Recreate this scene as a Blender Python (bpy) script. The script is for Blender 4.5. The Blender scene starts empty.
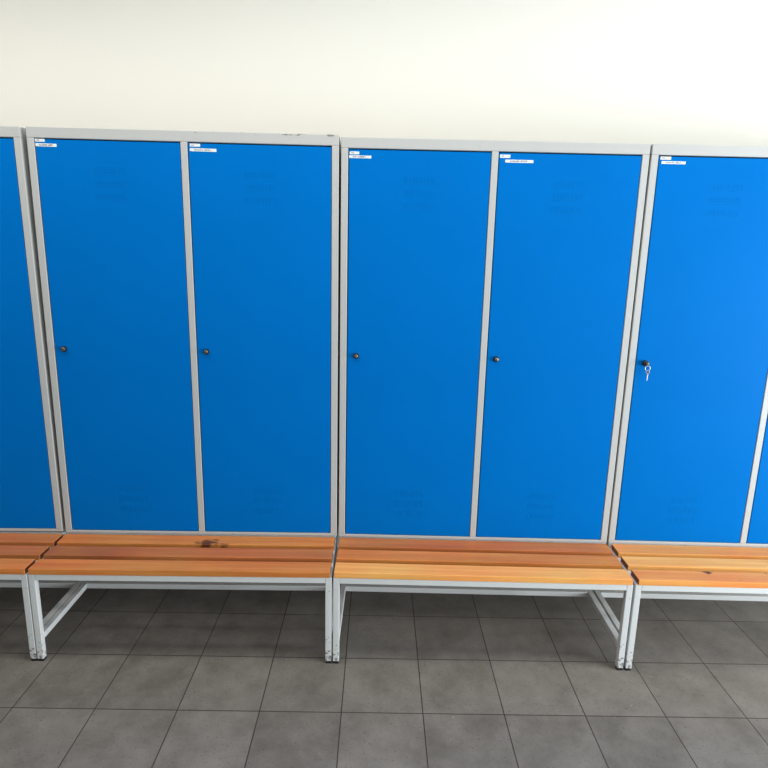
import bpy, bmesh, math, random
from mathutils import Vector, Matrix
random.seed(4)
S = bpy.context.scene
C = S.collection
R = math.radians

# ------------------------------------------------------------------ node helpers
def new_mat(name):
    m = bpy.data.materials.new(name); m.use_nodes = True
    nt = m.node_tree
    return m, nt, nt.nodes['Principled BSDF']

def N(nt, typ, **kw):
    n = nt.nodes.new(typ)
    for k, v in kw.items():
        if k.startswith('i_'):
            n.inputs[k[2:].replace('_', ' ')].default_value = v
        else:
            setattr(n, k, v)
    return n

def L(nt, a, b): nt.links.new(a, b)

def math_node(nt, op, a, b=None, clamp=False):
    n = nt.nodes.new('ShaderNodeMath'); n.operation = op; n.use_clamp = clamp
    for k, v in enumerate((a, b)):
        if v is None: continue
        if isinstance(v, (int, float)): n.inputs[k].default_value = v
        else: nt.links.new(v, n.inputs[k])
    return n.outputs[0]

def mix(nt, fac, a, b, blend='MIX'):
    n = nt.nodes.new('ShaderNodeMix'); n.data_type = 'RGBA'; n.blend_type = blend
    for idx, v in ((0, fac), (6, a), (7, b)):
        if isinstance(v, (int, float)): n.inputs[idx].default_value = v
        elif isinstance(v, tuple): n.inputs[idx].default_value = (*v, 1) if len(v) == 3 else v
        else: nt.links.new(v, n.inputs[idx])
    return n.outputs[2]

def ramp(nt, fac, stops):
    n = nt.nodes.new('ShaderNodeValToRGB')
    els = n.color_ramp.elements
    while len(els) < len(stops): els.new(0.5)
    for e, (p, c) in zip(els, stops):
        e.position = p; e.color = (*c, 1) if len(c) == 3 else c
    nt.links.new(fac, n.inputs[0])
    return n.outputs[0]

def obj_coords(nt, scale=(1, 1, 1), loc=(0, 0, 0)):
    t = nt.nodes.new('ShaderNodeTexCoord'); m = nt.nodes.new('ShaderNodeMapping')
    m.inputs['Scale'].default_value = scale; m.inputs['Location'].default_value = loc
    nt.links.new(t.outputs['Object'], m.inputs['Vector'])
    return m.outputs['Vector'], t.outputs['Object']

def noise(nt, vec, scale, detail=3, rough=.5):
    n = nt.nodes.new('ShaderNodeTexNoise')
    n.inputs['Scale'].default_value = scale; n.inputs['Detail'].default_value = detail
    n.inputs['Roughness'].default_value = rough
    nt.links.new(vec, n.inputs['Vector'])
    return n.outputs['Fac']

def bump(nt, bsdf, h, strength, dist=.001):
    b = nt.nodes.new('ShaderNodeBump'); b.inputs['Strength'].default_value = strength
    b.inputs['Distance'].default_value = dist
    nt.links.new(h, b.inputs['Height']); nt.links.new(b.outputs['Normal'], bsdf.inputs['Normal'])

# ------------------------------------------------------------------ materials
BLUE = (0.0, 0.138, 0.48)
def mat_blue():
    m, nt, b = new_mat('blue_powder_coat')
    v, _ = obj_coords(nt)
    big = noise(nt, v, 2.3, 3)
    col = mix(nt, big, tuple(c * .93 for c in BLUE), tuple(c * 1.07 for c in BLUE))
    L(nt, col, b.inputs['Base Color'])
    b.inputs['Roughness'].default_value = .42
    b.inputs['Specular IOR Level'].default_value = .025
    bump(nt, b, noise(nt, v, 420, 2), .08, .0006)
    return m

def mat_grey(name='grey_powder_coat', chips=False, worn=False, base=(.435, .447, .445)):
    m, nt, b = new_mat(name)
    v, raw = obj_coords(nt)
    sp = noise(nt, v, 260, 2)
    col = mix(nt, sp, tuple(c * .95 for c in base), tuple(c * 1.05 for c in base))
    if chips:        # chipped paint along the top edge
        sep = nt.nodes.new('ShaderNodeSeparateXYZ'); L(nt, raw, sep.inputs[0])
        near = math_node(nt, 'GREATER_THAN', sep.outputs['Z'], 1.6655)
        sv, _ = obj_coords(nt, (1, 1, 2.2), (3.1, 0, 0))
        n = noise(nt, sv, 26, 4, .65)
        f = math_node(nt, 'MULTIPLY', math_node(nt, 'GREATER_THAN', n, .575), near)
        rgt = math_node(nt, 'GREATER_THAN', sep.outputs['X'], .62)
        f = math_node(nt, 'MULTIPLY', f, rgt)
        col = mix(nt, f, col, (.16, .155, .13))
    if worn:         # scuffs and kick marks low on the legs
        sep = nt.nodes.new('ShaderNodeSeparateXYZ'); L(nt, raw, sep.inputs[0])
        mr = nt.nodes.new('ShaderNodeMapRange')
        mr.inputs['From Min'].default_value = .16; mr.inputs['From Max'].default_value = .03
        mr.inputs['To Min'].default_value = 0; mr.inputs['To Max'].default_value = 1
        L(nt, sep.outputs['Z'], mr.inputs['Value'])
        n = noise(nt, v, 62, 5, .7)
        s = math_node(nt, 'ADD', n, math_node(nt, 'MULTIPLY', mr.outputs[0], .13))
        f = math_node(nt, 'MULTIPLY', math_node(nt, 'SUBTRACT', s, .645), 14, True)
        col = mix(nt, math_node(nt, 'MULTIPLY', f, .85), col, (.10, .09, .08))
    L(nt, col, b.inputs['Base Color'])
    b.inputs['Roughness'].default_value = .45
    bump(nt, b, sp, .06, .0006)
    return m

def mat_wood(name, base, dark, seed, knots=(), stain=None):
    """knots: (x, y, radius) in the slat's own coordinates"""
    m, nt, b = new_mat(name)
    v, raw = obj_coords(nt, (1, 1, 1), (seed * 3.7, seed * 1.3, seed * .7))
    vs, _ = obj_coords(nt, (1.3, 34, 34), (seed * 5.1, seed * 2.3, seed))
    vf, _ = obj_coords(nt, (4, 210, 210), (seed * 2.1, seed * 4.3, seed))
    g1 = noise(nt, vs, 1.0, 4, .6)
    g2 = noise(nt, vf, 1.0, 3, .6)
    blot = noise(nt, v, 5.5, 3, .55)
    g = math_node(nt, 'ADD', math_node(nt, 'MULTIPLY', g1, .65), math_node(nt, 'MULTIPLY', g2, .35))
    mid = tuple((a + c) / 2 for a, c in zip(base, dark))
    col = ramp(nt, g, [(.30, dark), (.48, mid), (.60, base), (.8, tuple(min(1, c * 1.12) for c in base))])
    col = mix(nt, math_node(nt, 'MULTIPLY', math_node(nt, 'SUBTRACT', blot, .42), 1.6, True), col,
              mix(nt, .5, col, dark))
    vh, _ = obj_coords(nt, (2.6, 9, 9), (seed * 7.7, seed * .9, seed * 3.1))
    hue = nt.nodes.new('ShaderNodeMapRange')
    hue.inputs['From Min'].default_value = .35; hue.inputs['From Max'].default_value = .65
    L(nt, noise(nt, vh, 1.0, 3, .55), hue.inputs['Value'])
    col = mix(nt, 1.0, col, mix(nt, hue.outputs[0], (1.06, .92, .92), (1.0, 1.12, 1.08)), 'MULTIPLY')
    warp = noise(nt, v, 40, 3)
    for (kx, ky, kr) in knots:
        sub = nt.nodes.new('ShaderNodeVectorMath'); sub.operation = 'SUBTRACT'
        L(nt, raw, sub.inputs[0]); sub.inputs[1].default_value = (kx, ky, 0)
        mul = nt.nodes.new('ShaderNodeVectorMath'); mul.operation = 'MULTIPLY'
        L(nt, sub.outputs[0], mul.inputs[0]); mul.inputs[1].default_value = (.55, 1, .3)
        ln = nt.nodes.new('ShaderNodeVectorMath'); ln.operation = 'LENGTH'; L(nt, mul.outputs[0], ln.inputs[0])
        d = math_node(nt, 'ADD', ln.outputs['Value'], math_node(nt, 'MULTIPLY', math_node(nt, 'SUBTRACT', warp, .5), kr * 1.6))
        f = nt.nodes.new('ShaderNodeMapRange')
        f.inputs['From Min'].default_value = kr; f.inputs['From Max'].default_value = kr * .45
        L(nt, d, f.inputs['Value'])
        col = mix(nt, math_node(nt, 'MULTIPLY', f.outputs[0], .9), col, (.055, .013, .006))
    if stain:        # a broad darker patch worn into the varnish: x centre, half width
        sep = nt.nodes.new('ShaderNodeSeparateXYZ'); L(nt, raw, sep.inputs[0])
        dx = math_node(nt, 'ABSOLUTE', math_node(nt, 'SUBTRACT', sep.outputs['X'], stain[0]))
        f = nt.nodes.new('ShaderNodeMapRange')
        f.inputs['From Min'].default_value = stain[1]; f.inputs['From Max'].default_value = stain[1] * .35
        L(nt, dx, f.inputs['Value'])
        ff = math_node(nt, 'MULTIPLY', f.outputs[0], math_node(nt, 'ADD', .12, math_node(nt, 'MULTIPLY', blot, .7)), True)
        col = mix(nt, ff, col, (.20, .070, .030))
    L(nt, col, b.inputs['Base Color'])
    b.inputs['Roughness'].default_value = .36
    b.inputs['Specular IOR Level'].default_value = .28
    bump(nt, b, g, .12, .0008)
    return m

def plain(name, col, rough=.5, metal=0.0, nscale=90, var=.06):
    m, nt, b = new_mat(name)
    v, _ = obj_coords(nt)
    n = noise(nt, v, nscale, 2)
    L(nt, mix(nt, n, tuple(c * (1 - var) for c in col), tuple(min(1, c * (1 + var)) for c in col)), b.inputs['Base Color'])
    b.inputs['Roughness'].default_value = rough; b.inputs['Metallic'].default_value = metal
    return m

def mat_tile():
    m, nt, b = new_mat('slate_floor_tile')
    TS = .3005
    v, raw = obj_coords(nt, (1, 1, 1), (-.0522, .2579, 0))
    br = nt.nodes.new('ShaderNodeTexBrick')
    br.offset = 0; br.squash = 1; br.squash_frequency = 1; br.offset_frequency = 1
    for k, x in (('Scale', 1), ('Mortar Size', .0021), ('Mortar Smooth', .15), ('Bias', 0), ('Brick Width', TS), ('Row Height', TS)):
        br.inputs[k].default_value = x
    br.inputs['Color1'].default_value = (0, 0, 0, 1); br.inputs['Color2'].default_value = (1, 1, 1, 1)
    br.inputs['Mortar'].default_value = (.5, .5, .5, 1)
    L(nt, v, br.inputs['Vector'])
    cloud = noise(nt, v, 7, 5, .65)
    fine = noise(nt, v, 105, 3, .65)
    a, c = (.108, .098, .085), (.208, .193, .173)
    cm = nt.nodes.new('ShaderNodeMapRange')
    cm.inputs['From Min'].default_value = .32; cm.inputs['From Max'].default_value = .68
    L(nt, cloud, cm.inputs['Value'])
    col = mix(nt, cm.outputs[0], a, c)
    col = mix(nt, .30, col, mix(nt, br.outputs['Color'], (.09, .082, .072), (.20, .185, .166)))
    col = mix(nt, math_node(nt, 'MULTIPLY', math_node(nt, 'SUBTRACT', fine, .585), 7, True), col, (.07, .062, .055))
    crumb = noise(nt, v, 55, 2, .5)
    col = mix(nt, math_node(nt, 'MULTIPLY', math_node(nt, 'SUBTRACT', crumb, .74), 9, True), col, (.42, .405, .375))
    # one extra thin dark line along y, coloured and sunk like the joints
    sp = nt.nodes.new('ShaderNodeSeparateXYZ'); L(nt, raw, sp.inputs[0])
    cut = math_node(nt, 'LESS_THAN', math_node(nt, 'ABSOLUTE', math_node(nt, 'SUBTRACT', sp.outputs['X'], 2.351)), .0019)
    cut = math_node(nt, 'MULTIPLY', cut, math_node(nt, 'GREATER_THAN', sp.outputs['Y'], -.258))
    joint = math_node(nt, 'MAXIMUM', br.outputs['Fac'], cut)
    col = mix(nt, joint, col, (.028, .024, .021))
    L(nt, col, b.inputs['Base Color'])
    b.inputs['Roughness'].default_value = .55
    b.inputs['Specular IOR Level'].default_value = .35
    h = math_node(nt, 'SUBTRACT', math_node(nt, 'MULTIPLY', fine, .12), joint)
    bump(nt, b, h, .35, .0015)
    return m

def mat_wall(name, col):
    m, nt, b = new_mat(name)
    v, _ = obj_coords(nt)
    n = noise(nt, v, 1.6, 3)
    L(nt, mix(nt, n, tuple(c * .985 for c in col), col), b.inputs['Base Color'])
    b.inputs['Roughness'].default_value = .85
    bump(nt, b, noise(nt, v, 90, 3), .1, .001)
    return m

M_BLUE = mat_blue()
M_GREY = mat_grey()
M_GREYCHIP = mat_grey('grey_powder_coat_chipped', chips=True)
M_TUBE = mat_grey('grey_tube_steel', base=(.60, .62, .62))
M_LEG = mat_grey('grey_tube_steel_scuffed', worn=True, base=(.60, .62, .62))
M_END = plain('wood_end_grain_shaded', (.17, .05, .022), .6)  # red-brown end grain, with the shade on the slat ends painted into its colour
M_BLACK = plain('black_plastic', (.012, .012, .013), .35)
M_STEEL = plain('nickel_steel', (.62, .6, .56), .28, 1.0)
M_LOCK = plain('dull_lock_face', (.33, .30, .25), .4, 1.0)
M_BRASS = plain('worn_brass', (.42, .33, .2), .35, 1.0)
M_PAPER = plain('white_label_tape', (.70, .73, .74), .5)
M_INK = plain('black_label_print', (.03, .03, .035), .6)
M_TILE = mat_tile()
M_WALL = mat_wall('cream_wall_paint', (.82, .808, .748))
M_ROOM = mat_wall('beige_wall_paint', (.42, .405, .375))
M_CEIL = mat_wall('white_ceiling_paint', (.85, .85, .83))
M_FRAME = plain('white_window_plastic', (.8, .8, .8), .4)

# ------------------------------------------------------------------ mesh helpers
def box(bm, lo, hi, bev=0.0, mi=0, seg=2):
    t = bmesh.new()
    bmesh.ops.create_cube(t, size=1)
    for v in t.verts:
        v.co = Vector([lo[i] + (v.co[i] + .5) * (hi[i] - lo[i]) for i in range(3)])
    if bev > 0:
        bmesh.ops.bevel(t, geom=t.edges[:], offset=bev, segments=seg, profile=.5, affect='EDGES')
    merge(bm, t, mi)

def merge(bm, t, mi=None):
    vm = {v: bm.verts.new(v.co) for v in t.verts}
    for f in t.faces:
        try: nf = bm.faces.new([vm[v] for v in f.verts])
        except ValueError: continue
        nf.material_index = f.material_index if mi is None else mi
        nf.smooth = f.smooth
    t.free()

def lathe(bm, prof, origin, axis='-y', n=28, mi=0):
    """prof: (distance along axis, radius)"""
    rings = []
    for d, r in prof:
        ring = []
        for k in range(n):
            a = 2 * math.pi * k / n
            x, z = r * math.cos(a), r * math.sin(a)
            p = {'-y': (x, -d, z), 'z': (x, z, d)}[axis]
            ring.append(bm.verts.new(Vector(origin) + Vector(p)))
        rings.append(ring)
    for a, b in zip(rings, rings[1:]):
        for k in range(n):
            f = bm.faces.new((a[k], a[(k + 1) % n], b[(k + 1) % n], b[k])); f.material_index = mi; f.smooth = True
    for rg in (rings[0], rings[-1]):
        f = bm.faces.new(rg); f.material_index = mi

def torus(bm, center, R_, r, mat3, n=28, m=10, mi=0, sx=1, sy=1):
    vs = []
    for i in range(n):
        a = 2 * math.pi * i / n; row = []
        for j in range(m):
            b = 2 * math.pi * j / m
            p = Vector(((R_ * sx + r * math.cos(b)) * math.cos(a), (R_ * sy + r * math.cos(b)) * math.sin(a), r * math.sin(b)))
            row.append(bm.verts.new(Vector(center) + mat3 @ p))
        vs.append(row)
    for i in range(n):
        for j in range(m):
            f = bm.faces.new((vs[i][j], vs[(i + 1) % n][j], vs[(i + 1) % n][(j + 1) % m], vs[i][(j + 1) % m]))
            f.material_index = mi; f.smooth = True

def obj(name, bm, mats, parent=None, loc=(0, 0, 0), rot=(0, 0, 0)):
    bmesh.ops.recalc_face_normals(bm, faces=bm.faces[:])
    me = bpy.data.meshes.new(name); bm.to_mesh(me); bm.free()
    for m in (mats if isinstance(mats, (list, tuple)) else [mats]): me.materials.append(m)
    o = bpy.data.objects.new(name, me); C.objects.link(o)
    o.location = loc; o.rotation_euler = rot
    if parent: o.parent = parent
    return o

def thing(name, label, cat, loc, group=None):
    o = bpy.data.objects.new(name, None); C.objects.link(o)
    o.empty_display_size = .1
    o.location = loc; o['label'] = label; o['category'] = cat
    if group: o['group'] = group
    return o

def struct(name, bm, mats):
    o = obj(name, bm, mats); o['kind'] = 'structure'; return o

# ------------------------------------------------------------------ locker cabinet
W, H, DEP = 1.194, 1.6733, .49      # one cabinet; it stands on the bench frame's rear rails
STILE, POST, TOP, BOT = .0275, .0265, .040, .0128
DZ0, DZ1 = BOT, H - TOP

def body_bm():
    bm = bmesh.new(); F = .022
    box(bm, (0, 0, H - TOP), (W, F, H), .0022)                      # top rail
    box(bm, (0, 0, 0), (W, F, BOT), .0022)                          # bottom rail
    box(bm, (0, 0, BOT), (STILE, F, H - TOP), .0022)                # stiles
    box(bm, (W - STILE, 0, BOT), (W, F, H - TOP), .0022)
    box(bm, (W / 2 - POST / 2, 0, BOT), (W / 2 + POST / 2, F, H - TOP), .0022)
    t = .0018
    box(bm, (0, F, 0), (t, DEP, H)); box(bm, (W - t, F, 0), (W, DEP, H))
    box(bm, (t, F, H - t), (W - t, DEP, H)); box(bm, (t, F, 0), (W - t, DEP, t))
    box(bm, (t, DEP - t, t), (W - t, DEP, H - t))
    box(bm, (W / 2 - t / 2, F, t), (W / 2 + t / 2, DEP - t, H - t))  # partition between the two lockers
    return bm

def door_bm(w, h):
    """pressed sheet door, front at y=0, with three bands of punched air holes top and bottom"""
    bm = bmesh.new(); ch = .0018; d = .018; hs = .0024
    xs = [ch, w - ch]; zs = [ch, h - ch]
    cols = [w / 2 + (k - 4) * .0142 for k in range(9)]
    rows = []
    for zc in (1.5030 , 1.4545, 1.4060, .198, .150, .102):
        rows += [zc - .0095, zc, zc + .0095]
    rows = [r for r in rows if 0 < r < h]
    hx, hz = set(), set()
    for c in cols: xs += [c - hs / 2, c + hs / 2]
    for r in rows: zs += [r - hs / 2, r + hs / 2]
    xs = sorted(xs); zs = sorted(zs)
    vv = {}
    def V(i, k):
        if (i, k) not in vv: vv[i, k] = bm.verts.new((xs[i], 0, zs[k]))
        return vv[i, k]
    isx = [any(abs((xs[i] + xs[i + 1]) / 2 - c) < 1e-5 for c in cols) for i in range(len(xs) - 1)]
    isz = [any(abs((zs[k] + zs[k + 1]) / 2 - r) < 1e-5 for r in rows) for k in range(len(zs) - 1)]
    for i in range(len(xs) - 1):
        for k in range(len(zs) - 1):
            if isx[i] and isz[k]: continue
            bm.faces.new((V(i, k), V(i + 1, k), V(i + 1, k + 1), V(i, k + 1)))
    # rounded fold and return flange, joined to the grid border
    nx, nz = len(xs) - 1, len(zs) - 1
    loop = [(i, 0) for i in range(nx)] + [(nx, k) for k in range(nz)] + [(i, nz) for i in range(nx, 0, -1)] + [(0, k) for k in range(nz, 0, -1)]
    def outer(p, y):
        i, k = p
        x = 0 if i == 0 else (w if i == nx else xs[i]); z = 0 if k == 0 else (h if k == nz else zs[k])
        return bm.verts.new((x, y, z))
    r0 = [V(*p) for p in loop]
    r1 = [outer(p, ch) for p in loop]; r2 = [outer(p, d) for p in loop]
    for a, b in ((r0, r1), (r1, r2)):
        for q in range(len(loop)):
            bm.faces.new((a[q], a[(q + 1) % len(loop)], b[(q + 1) % len(loop)], b[q]))
    return bm

def lock_bm():
    bm = bmesh.new()
    lathe(bm, [(0, .0122), (.003, .0122), (.0045, .0112), (.011, .0100), (.0128, .0088), (.0128, .0072)], (0, 0, 0), mi=0)
    lathe(bm, [(.0115, .0072), (.0134, .0072), (.0142, .0062), (.0142, .001)], (0, 0, 0), mi=1)
    box(bm, (-.0011, -.0147, -.0042), (.0011, -.0138, .0042), 0, 0)   # keyway
    return bm

def sticker_bm(w, h, words, seed):
    """label tape with rows of tiny print too small to read"""
    bm = bmesh.new(); rnd = random.Random(seed)
    box(bm, (0, -.0005, 0), (w, 0, h), .0002, 0, 1)
    x = w * .17
    for n in words:
        for k in range(n):
            hh = h * rnd.uniform(.42, .55); ww = .0030
            if x + ww > w * .93: break
            z0 = h * .26
            box(bm, (x, -.0007, z0), (x + .0013, -.0005, z0 + hh), 0, 1)
            if rnd.random() < .7:
                zz = z0 + rnd.choice((0, hh * .45, hh - .0008))
                box(bm, (x + .0013, -.0007, zz), (x + ww, -.0005, zz + .0011), 0, 1)
            if rnd.random() < .45:
                box(bm, (x + ww - .0006, -.0007, z0), (x + ww, -.0005, z0 + hh), 0, 1)
            x += .0040
        x += .0030
    return bm

G_LOCK = 'blue lockers in a row along the wall'
def make_locker(label, loc, body_mat, stickers, yaw, tilt=0, tall=1.0, lock_up=0.0):
    t = thing('locker', label, 'locker', loc, G_LOCK)
    t.rotation_euler = (0, tilt, yaw)
    t.scale = (1, 1, tall)
    obj('cabinet_body', body_bm(), body_mat, t)
    gl, gr = .0036, .0024; gt = .0052; gb = .002     # gaps round each door
    for k in range(2):
        x0 = STILE + gl if k == 0 else W / 2 + POST / 2 + gl
        x1 = W / 2 - POST / 2 - gr if k == 0 else W - STILE - gr
        w = x1 - x0; h = DZ1 - DZ0 - gt - gb
        d = obj('door', door_bm(w, h), M_BLUE, t, (x0, .0012, DZ0 + gb))
        obj('lock', lock_bm(), [M_BLACK, M_LOCK], d, (.0375, 0, .8015 + lock_up))
        for (nm, wx, wz, sw, sh, words, rot) in stickers.get(k, ()):
            obj(nm, sticker_bm(sw, sh, words, hash((wx, wz)) % 999), [M_PAPER, M_INK], d,
                (wx - loc[0] - x0, 0, wz - loc[2] - DZ0 - gb), (0, R(rot), 0))
    return t

Z0 = .389        # top of the bench frame
ZL = .4142       # underside of the cabinets
YAW = [R(.60), R(.61), R(-.79), R(-.88)]     # the row is not quite straight
YO = [-.0155, -.003, .0098, -.0068]
U = [-1.2035, .0008, 1.2035, 2.405]           # left ends of the four cabinets
NS, NM = 'number_sticker', 'name_sticker'
lockers = [
    make_locker('blue two-door steel locker leaning slightly left, cut off at the photo\'s left edge', (U[0] - .003, YO[0], ZL), M_GREY, {}, YAW[0], R(-.32)),
    make_locker('blue two-door steel locker with chipped paint on its grey top edge, above the dark-knotted bench', (U[1], YO[1], ZL + .002), M_GREYCHIP,
        {0: [(NS, .0322, 2.0355, .0365, .0105, (3,), 0), (NM, .0322, 2.0190, .080, .0112, (8, 4), .6)],
         1: [(NS, .6212, 2.0325, .0395, .0108, (3,), 0), (NM, .6205, 2.0157, .102, .0112, (9, 6), .3)]}, YAW[1], 0, 1.003, .003),
    make_locker('blue two-door steel locker whose right door has its name sticker shifted sideways below the number', (U[2], YO[2], ZL), M_GREY,
        {0: [(NS, 1.2366, 2.0246, .0370, .0105, (3,), 0), (NM, 1.2345, 2.0108, .086, .0100, (4, 8), 0)],
         1: [(NS, 1.8195, 2.0240, .0400, .0118, (3,), 0), (NM, 1.8411, 2.0073, .109, .0105, (9, 7), 0)]}, YAW[2], 0, 1.0, .002),
    make_locker('bright blue two-door steel locker with a key and key ring in its lock', (U[3], YO[3], ZL), M_GREY,
        {0: [(NS, 2.4404, 2.0308, .0410, .0110, (3,), 0), (NM, 2.4462, 2.0152, .093, .0102, (9, 5), 0)]}, YAW[3]),
]

# ------------------------------------------------------------------ bench
T = .025
BW = 1.192
YF, YB = -.3035, .492           # outer faces of front and rear legs
def leg_bm(x, y):
    bm = bmesh.new(); box(bm, (x, y, .011), (x + T, y + T, Z0 if y < 0 else Z0 + T), .0022); return bm
def glide_bm(x, y):
    bm = bmesh.new()
    box(bm, (x + .0012, y + .0012, 0), (x + T - .0012, y + T - .0012, .0125), .0018); return bm
def bar(lo, hi):
    bm = bmesh.new(); box(bm, lo, hi, .0022); return bm
def slat_bm(x0, x1, d, h=.025):
    bm = bmesh.new(); box(bm, (x0, 0, 0), (x1, d, h), .0022, 0, 3)
    for f in bm.faces:
        if abs(f.normal.x) > .9 or all(abs(v.co.x - x0) < 1e-5 for v in f.verts) or all(abs(v.co.x - x1) < 1e-5 for v in f.verts):
            f.material_index = 1
    return bm

SL = [(-.0865, 'rear'), (-.1945, 'mid'), (-.3050, 'front')]
SD = .0800
def make_bench(label, loc, yaw, mats, ends):
    t = thing('bench', label, 'bench', loc, 'slatted benches under the lockers')
    t.rotation_euler = (0, 0, yaw)
    for (y, _), m in zip(SL, mats):
        obj('slat', slat_bm(ends[0], BW - ends[1], SD), [m, M_END], t, (0, y, Z0))
    for x in (0, BW - T):
        for y in (YF, YB - T):
            l = obj('leg', leg_bm(x, y), M_LEG, t)
            obj('foot_glide', glide_bm(x, y), M_BLACK, l)
        obj('stretcher', bar((x, YF + T, .0905), (x + T, YB - T, .1155)), M_TUBE, t)
        obj('side_rail', bar((x, YF + T, Z0 - T), (x + T, YB - T, Z0)), M_TUBE, t)
    obj('front_rail', bar((T, YF, Z0 - T), (BW - T, YF + T, Z0)), M_TUBE, t)
    obj('rear_rail', bar((T, YB - T, Z0), (BW - T, YB, Z0 + T)), M_TUBE, t)
    obj('support_rail', bar((0, .004, Z0), (BW, .004 + T, Z0 + T)), M_TUBE, t)
    obj('cross_rail', bar((T, .088, .0905), (BW - T, .113, .1155)), M_TUBE, t)
    return t

def wd(name, base, dark, seed, **k): return mat_wood(name, base, dark, seed, **k)
OR = ((.64, .235, .060), (.45, .135, .030))     # orange alder
RD = ((.53, .180, .055), (.36, .105, .030))    # redder slat
MD = ((.78, .34, .095), (.58, .21, .050))     # lighter orange slat
YL = ((.86, .42, .125), (.66, .27, .066))       # pale slat
B = [-1.1945, .001, 1.2065, 2.408]
benches = [
    make_bench('slatted wooden bench on grey legs, cut off at the photo\'s left edge', (B[0], YO[0], 0), YAW[0],
        [wd('alder_slat_a', *RD, 1), wd('alder_slat_b', *RD, 2), wd('alder_slat_c', *OR, 3)], (.004, .006)),
    make_bench('slatted wooden bench with a dark knot in the middle of its rear slat', (B[1], YO[1], 0), YAW[1],
        [wd('alder_slat_d', *OR, 4, knots=((.640, .012, .033), (.672, .040, .014), (.715, .004, .013), (1.0, .045, .007), (.30, .05, .006))),
         wd('alder_slat_e', *RD, 5, stain=(.06, .34), knots=((1.0, .05, .007), (.75, .03, .005))),
         wd('alder_slat_f', *OR, 6, knots=((.38, .05, .006),))], (.004, .006)),
    make_bench('slatted wooden bench with pale front slat between knotted bench and key locker bench', (B[2], YO[2], 0), YAW[2],
        [wd('alder_slat_g', *RD, 7), wd('alder_slat_h', *OR, 8), wd('alder_slat_i', *YL, 9, knots=((.50, .035, .006), (.47, .05, .005), (.485, .02, .004)))], (.003, .004)),
    make_bench('slatted wooden bench with pale middle slat below the locker with keys', (B[3], YO[3], 0), YAW[3],
        [wd('alder_slat_j', *MD, 10), wd('alder_slat_k', *YL, 11), wd('alder_slat_l', *MD, 12, knots=((.315, .072, .017), (.41, .015, .009), (.56, .072, .012)))], (.010, .004)),
]

# ------------------------------------------------------------------ keys in the third visible cabinet's lock
KR = Matrix.Rotation(YAW[3], 3, 'Z') @ Vector((STILE + .0036 + .0375, -.0130, 0))
KX, KY, KZ = U[3] + KR.x, YO[3] + KR.y, ZL + DZ0 + .002 + .8015
kt = thing('key_ring', 'small steel key ring with a spare key hanging from a blue locker door lock', 'keys', (KX, KY, KZ))
bm = bmesh.new()                                   # key standing in the lock: blade, collar, flat bow
box(bm, (-.0009, -.004, -.0035), (.0009, .0035, .0035), .0003, 0)
lathe(bm, [(0, .0008), (0, .0105), (.0016, .0112), (.0034, .0105), (.0034, .0008)], (0, -.004, 0), n=24, mi=0)
k1 = obj('inserted_key', bm, M_BLACK, kt)
k1['label'] = 'black headed key standing in the lock'
bm = bmesh.new()
bow = Matrix.Rotation(R(90), 3, 'X') @ Matrix.Identity(3)
torus(bm, (.0035, -.009, -.0175), .0100, .0013, Matrix.Rotation(R(8), 3, 'Y') @ bow, mi=0)
obj('split_ring', bm, M_STEEL, kt)
bm = bmesh.new()
torus(bm, (.0055, -.0092, -.0335), .0062, .0017, Matrix.Rotation(R(-20), 3, 'Z') @ bow, mi=0, n=24)
box(bm, (.0028, -.0103, -.0470), (.0082, -.0083, -.0385), .0008, 0)
k2 = obj('hanging_key', bm, [M_BRASS, M_STEEL], kt)
k2['label'] = 'brass headed key hanging with its blade down'
bm = bmesh.new()
box(bm, (.0044, -.0101, -.0690), (.0068, -.0085, -.0468), .0005, 0)
for z in (-.051, -.0555, -.060, -.0645):
    box(bm, (.0064, -.0099, z), (.0078, -.0087, z + .0024), .0003, 0)
obj('key_blade', bm, M_STEEL, k2)

# ------------------------------------------------------------------ room
X0, X1, Y0, Y1, ZC = -3.4, 5.4, -4.6, .512, 3.0
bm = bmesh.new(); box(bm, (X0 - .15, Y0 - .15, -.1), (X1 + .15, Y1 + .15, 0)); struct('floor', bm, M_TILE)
bm = bmesh.new(); box(bm, (X0 - .15, Y0 - .15, ZC), (X1 + .15, Y1 + .15, ZC + .1)); struct('ceiling', bm, M_CEIL)
bm = bmesh.new(); box(bm, (X0 - .15, Y1, 0), (X1 + .15, Y1 + .15, ZC)); struct('wall_back', bm, M_WALL)
bm = bmesh.new(); box(bm, (X0 - .15, Y0 - .15, 0), (X1 + .15, Y0, ZC)); struct('wall_front', bm, M_ROOM)
bm = bmesh.new(); box(bm, (X0 - .15, Y0, 0), (X0, Y1, ZC)); struct('wall_left', bm, M_ROOM)
WY0, WY1, WZ0, WZ1 = -3.6, -.6, .15, 1.95
bm = bmesh.new()
box(bm, (X1, Y0, 0), (X1 + .15, WY0, ZC)); box(bm, (X1, WY1, 0), (X1 + .15, Y1, ZC))
box(bm, (X1, WY0, 0), (X1 + .15, WY1, WZ0)); box(bm, (X1, WY0, WZ1), (X1 + .15, WY1, ZC))
struct('wall_right', bm, M_ROOM)
bm = bmesh.new(); f = .06; xa, xb = X1 + .05, X1 + .11
box(bm, (xa, WY0, WZ0), (xb, WY1, WZ0 + f), .004); box(bm, (xa, WY0, WZ1 - f), (xb, WY1, WZ1), .004)
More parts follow.
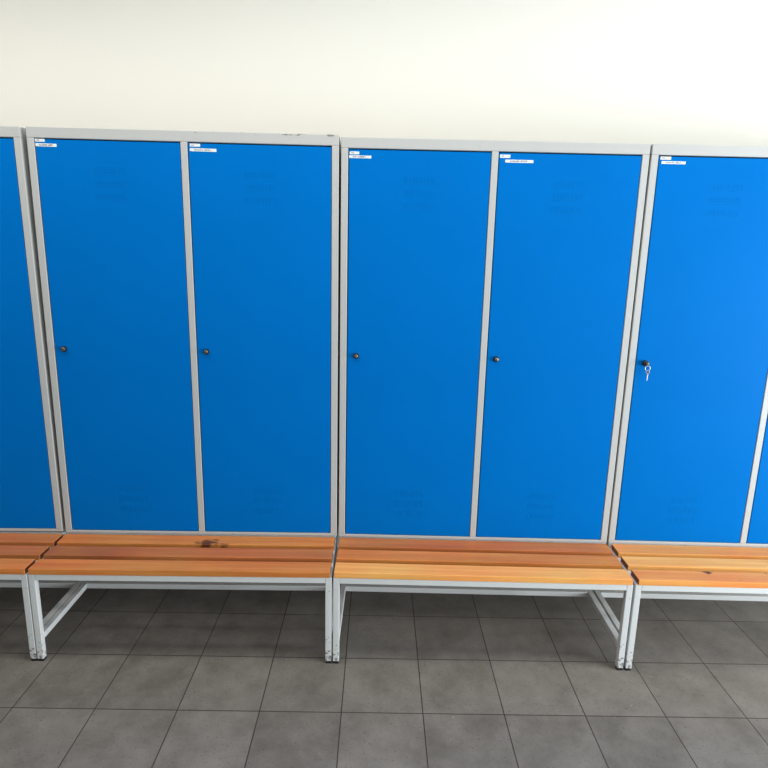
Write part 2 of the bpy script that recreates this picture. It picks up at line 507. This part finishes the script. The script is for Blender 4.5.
for y in (WY0, (WY0 + WY1) / 2 - f / 2, WY1 - f):
    box(bm, (xa, y, WZ0 + f), (xb, y + f, WZ1 - f), .004)
struct('window_1', bm, M_FRAME)

# ------------------------------------------------------------------ light
def area(name, loc, direction, sx, sy, power, col):
    l = bpy.data.lights.new(name, 'AREA'); l.shape = 'RECTANGLE'; l.size = sx; l.size_y = sy
    l.energy = power; l.color = col
    o = bpy.data.objects.new(name, l); C.objects.link(o); o.location = loc
    o.rotation_euler = Vector(direction).to_track_quat('-Z', 'Y').to_euler()
    return o
area('window_daylight', (X1 - .02, (WY0 + WY1) / 2, (WZ0 + WZ1) / 2), (-1, 0, 0), 2.9, 1.7, 262, (.90, .96, 1.0))
for x, power in ((-.9, 25), (1.0, 19), (2.9, 12)):
    area('ceiling_lamp', (x, -.72, ZC - .03), (0, 0, -1), 1.7, .7, power, (1.0, .96, .88))
w = bpy.data.worlds.new('daylight'); S.world = w; w.use_nodes = True
bg = w.node_tree.nodes['Background']; bg.inputs['Color'].default_value = (.85, .93, 1, 1); bg.inputs['Strength'].default_value = 1.0

# ------------------------------------------------------------------ camera (solved from the photo's corners)
pitch, yaw, roll = R(12.4095), R(.6613), R(1.3127)
fw = Vector((math.sin(yaw) * math.cos(pitch), math.cos(yaw) * math.cos(pitch), -math.sin(pitch)))
rt = Vector((math.cos(yaw), -math.sin(yaw), 0)); up = rt.cross(fw)
r2 = rt * math.cos(roll) + up * math.sin(roll); u2 = -rt * math.sin(roll) + up * math.cos(roll)
cam = bpy.data.cameras.new('camera'); co = bpy.data.objects.new('camera', cam); C.objects.link(co)
m3 = Matrix((r2, u2, -fw)).transposed()
co.matrix_world = Matrix.Translation((1.3619, -2.4423, 1.6544)) @ m3.to_4x4()
cam.sensor_width = 36; cam.lens = 596.5039 / 768 * 36; cam.clip_start = .05
S.camera = co
S.view_settings.view_transform = 'Standard'; S.view_settings.look = 'None'
S.view_settings.exposure = 0.0; S.view_settings.gamma = 1.0; S.view_settings.use_curve_mapping = False
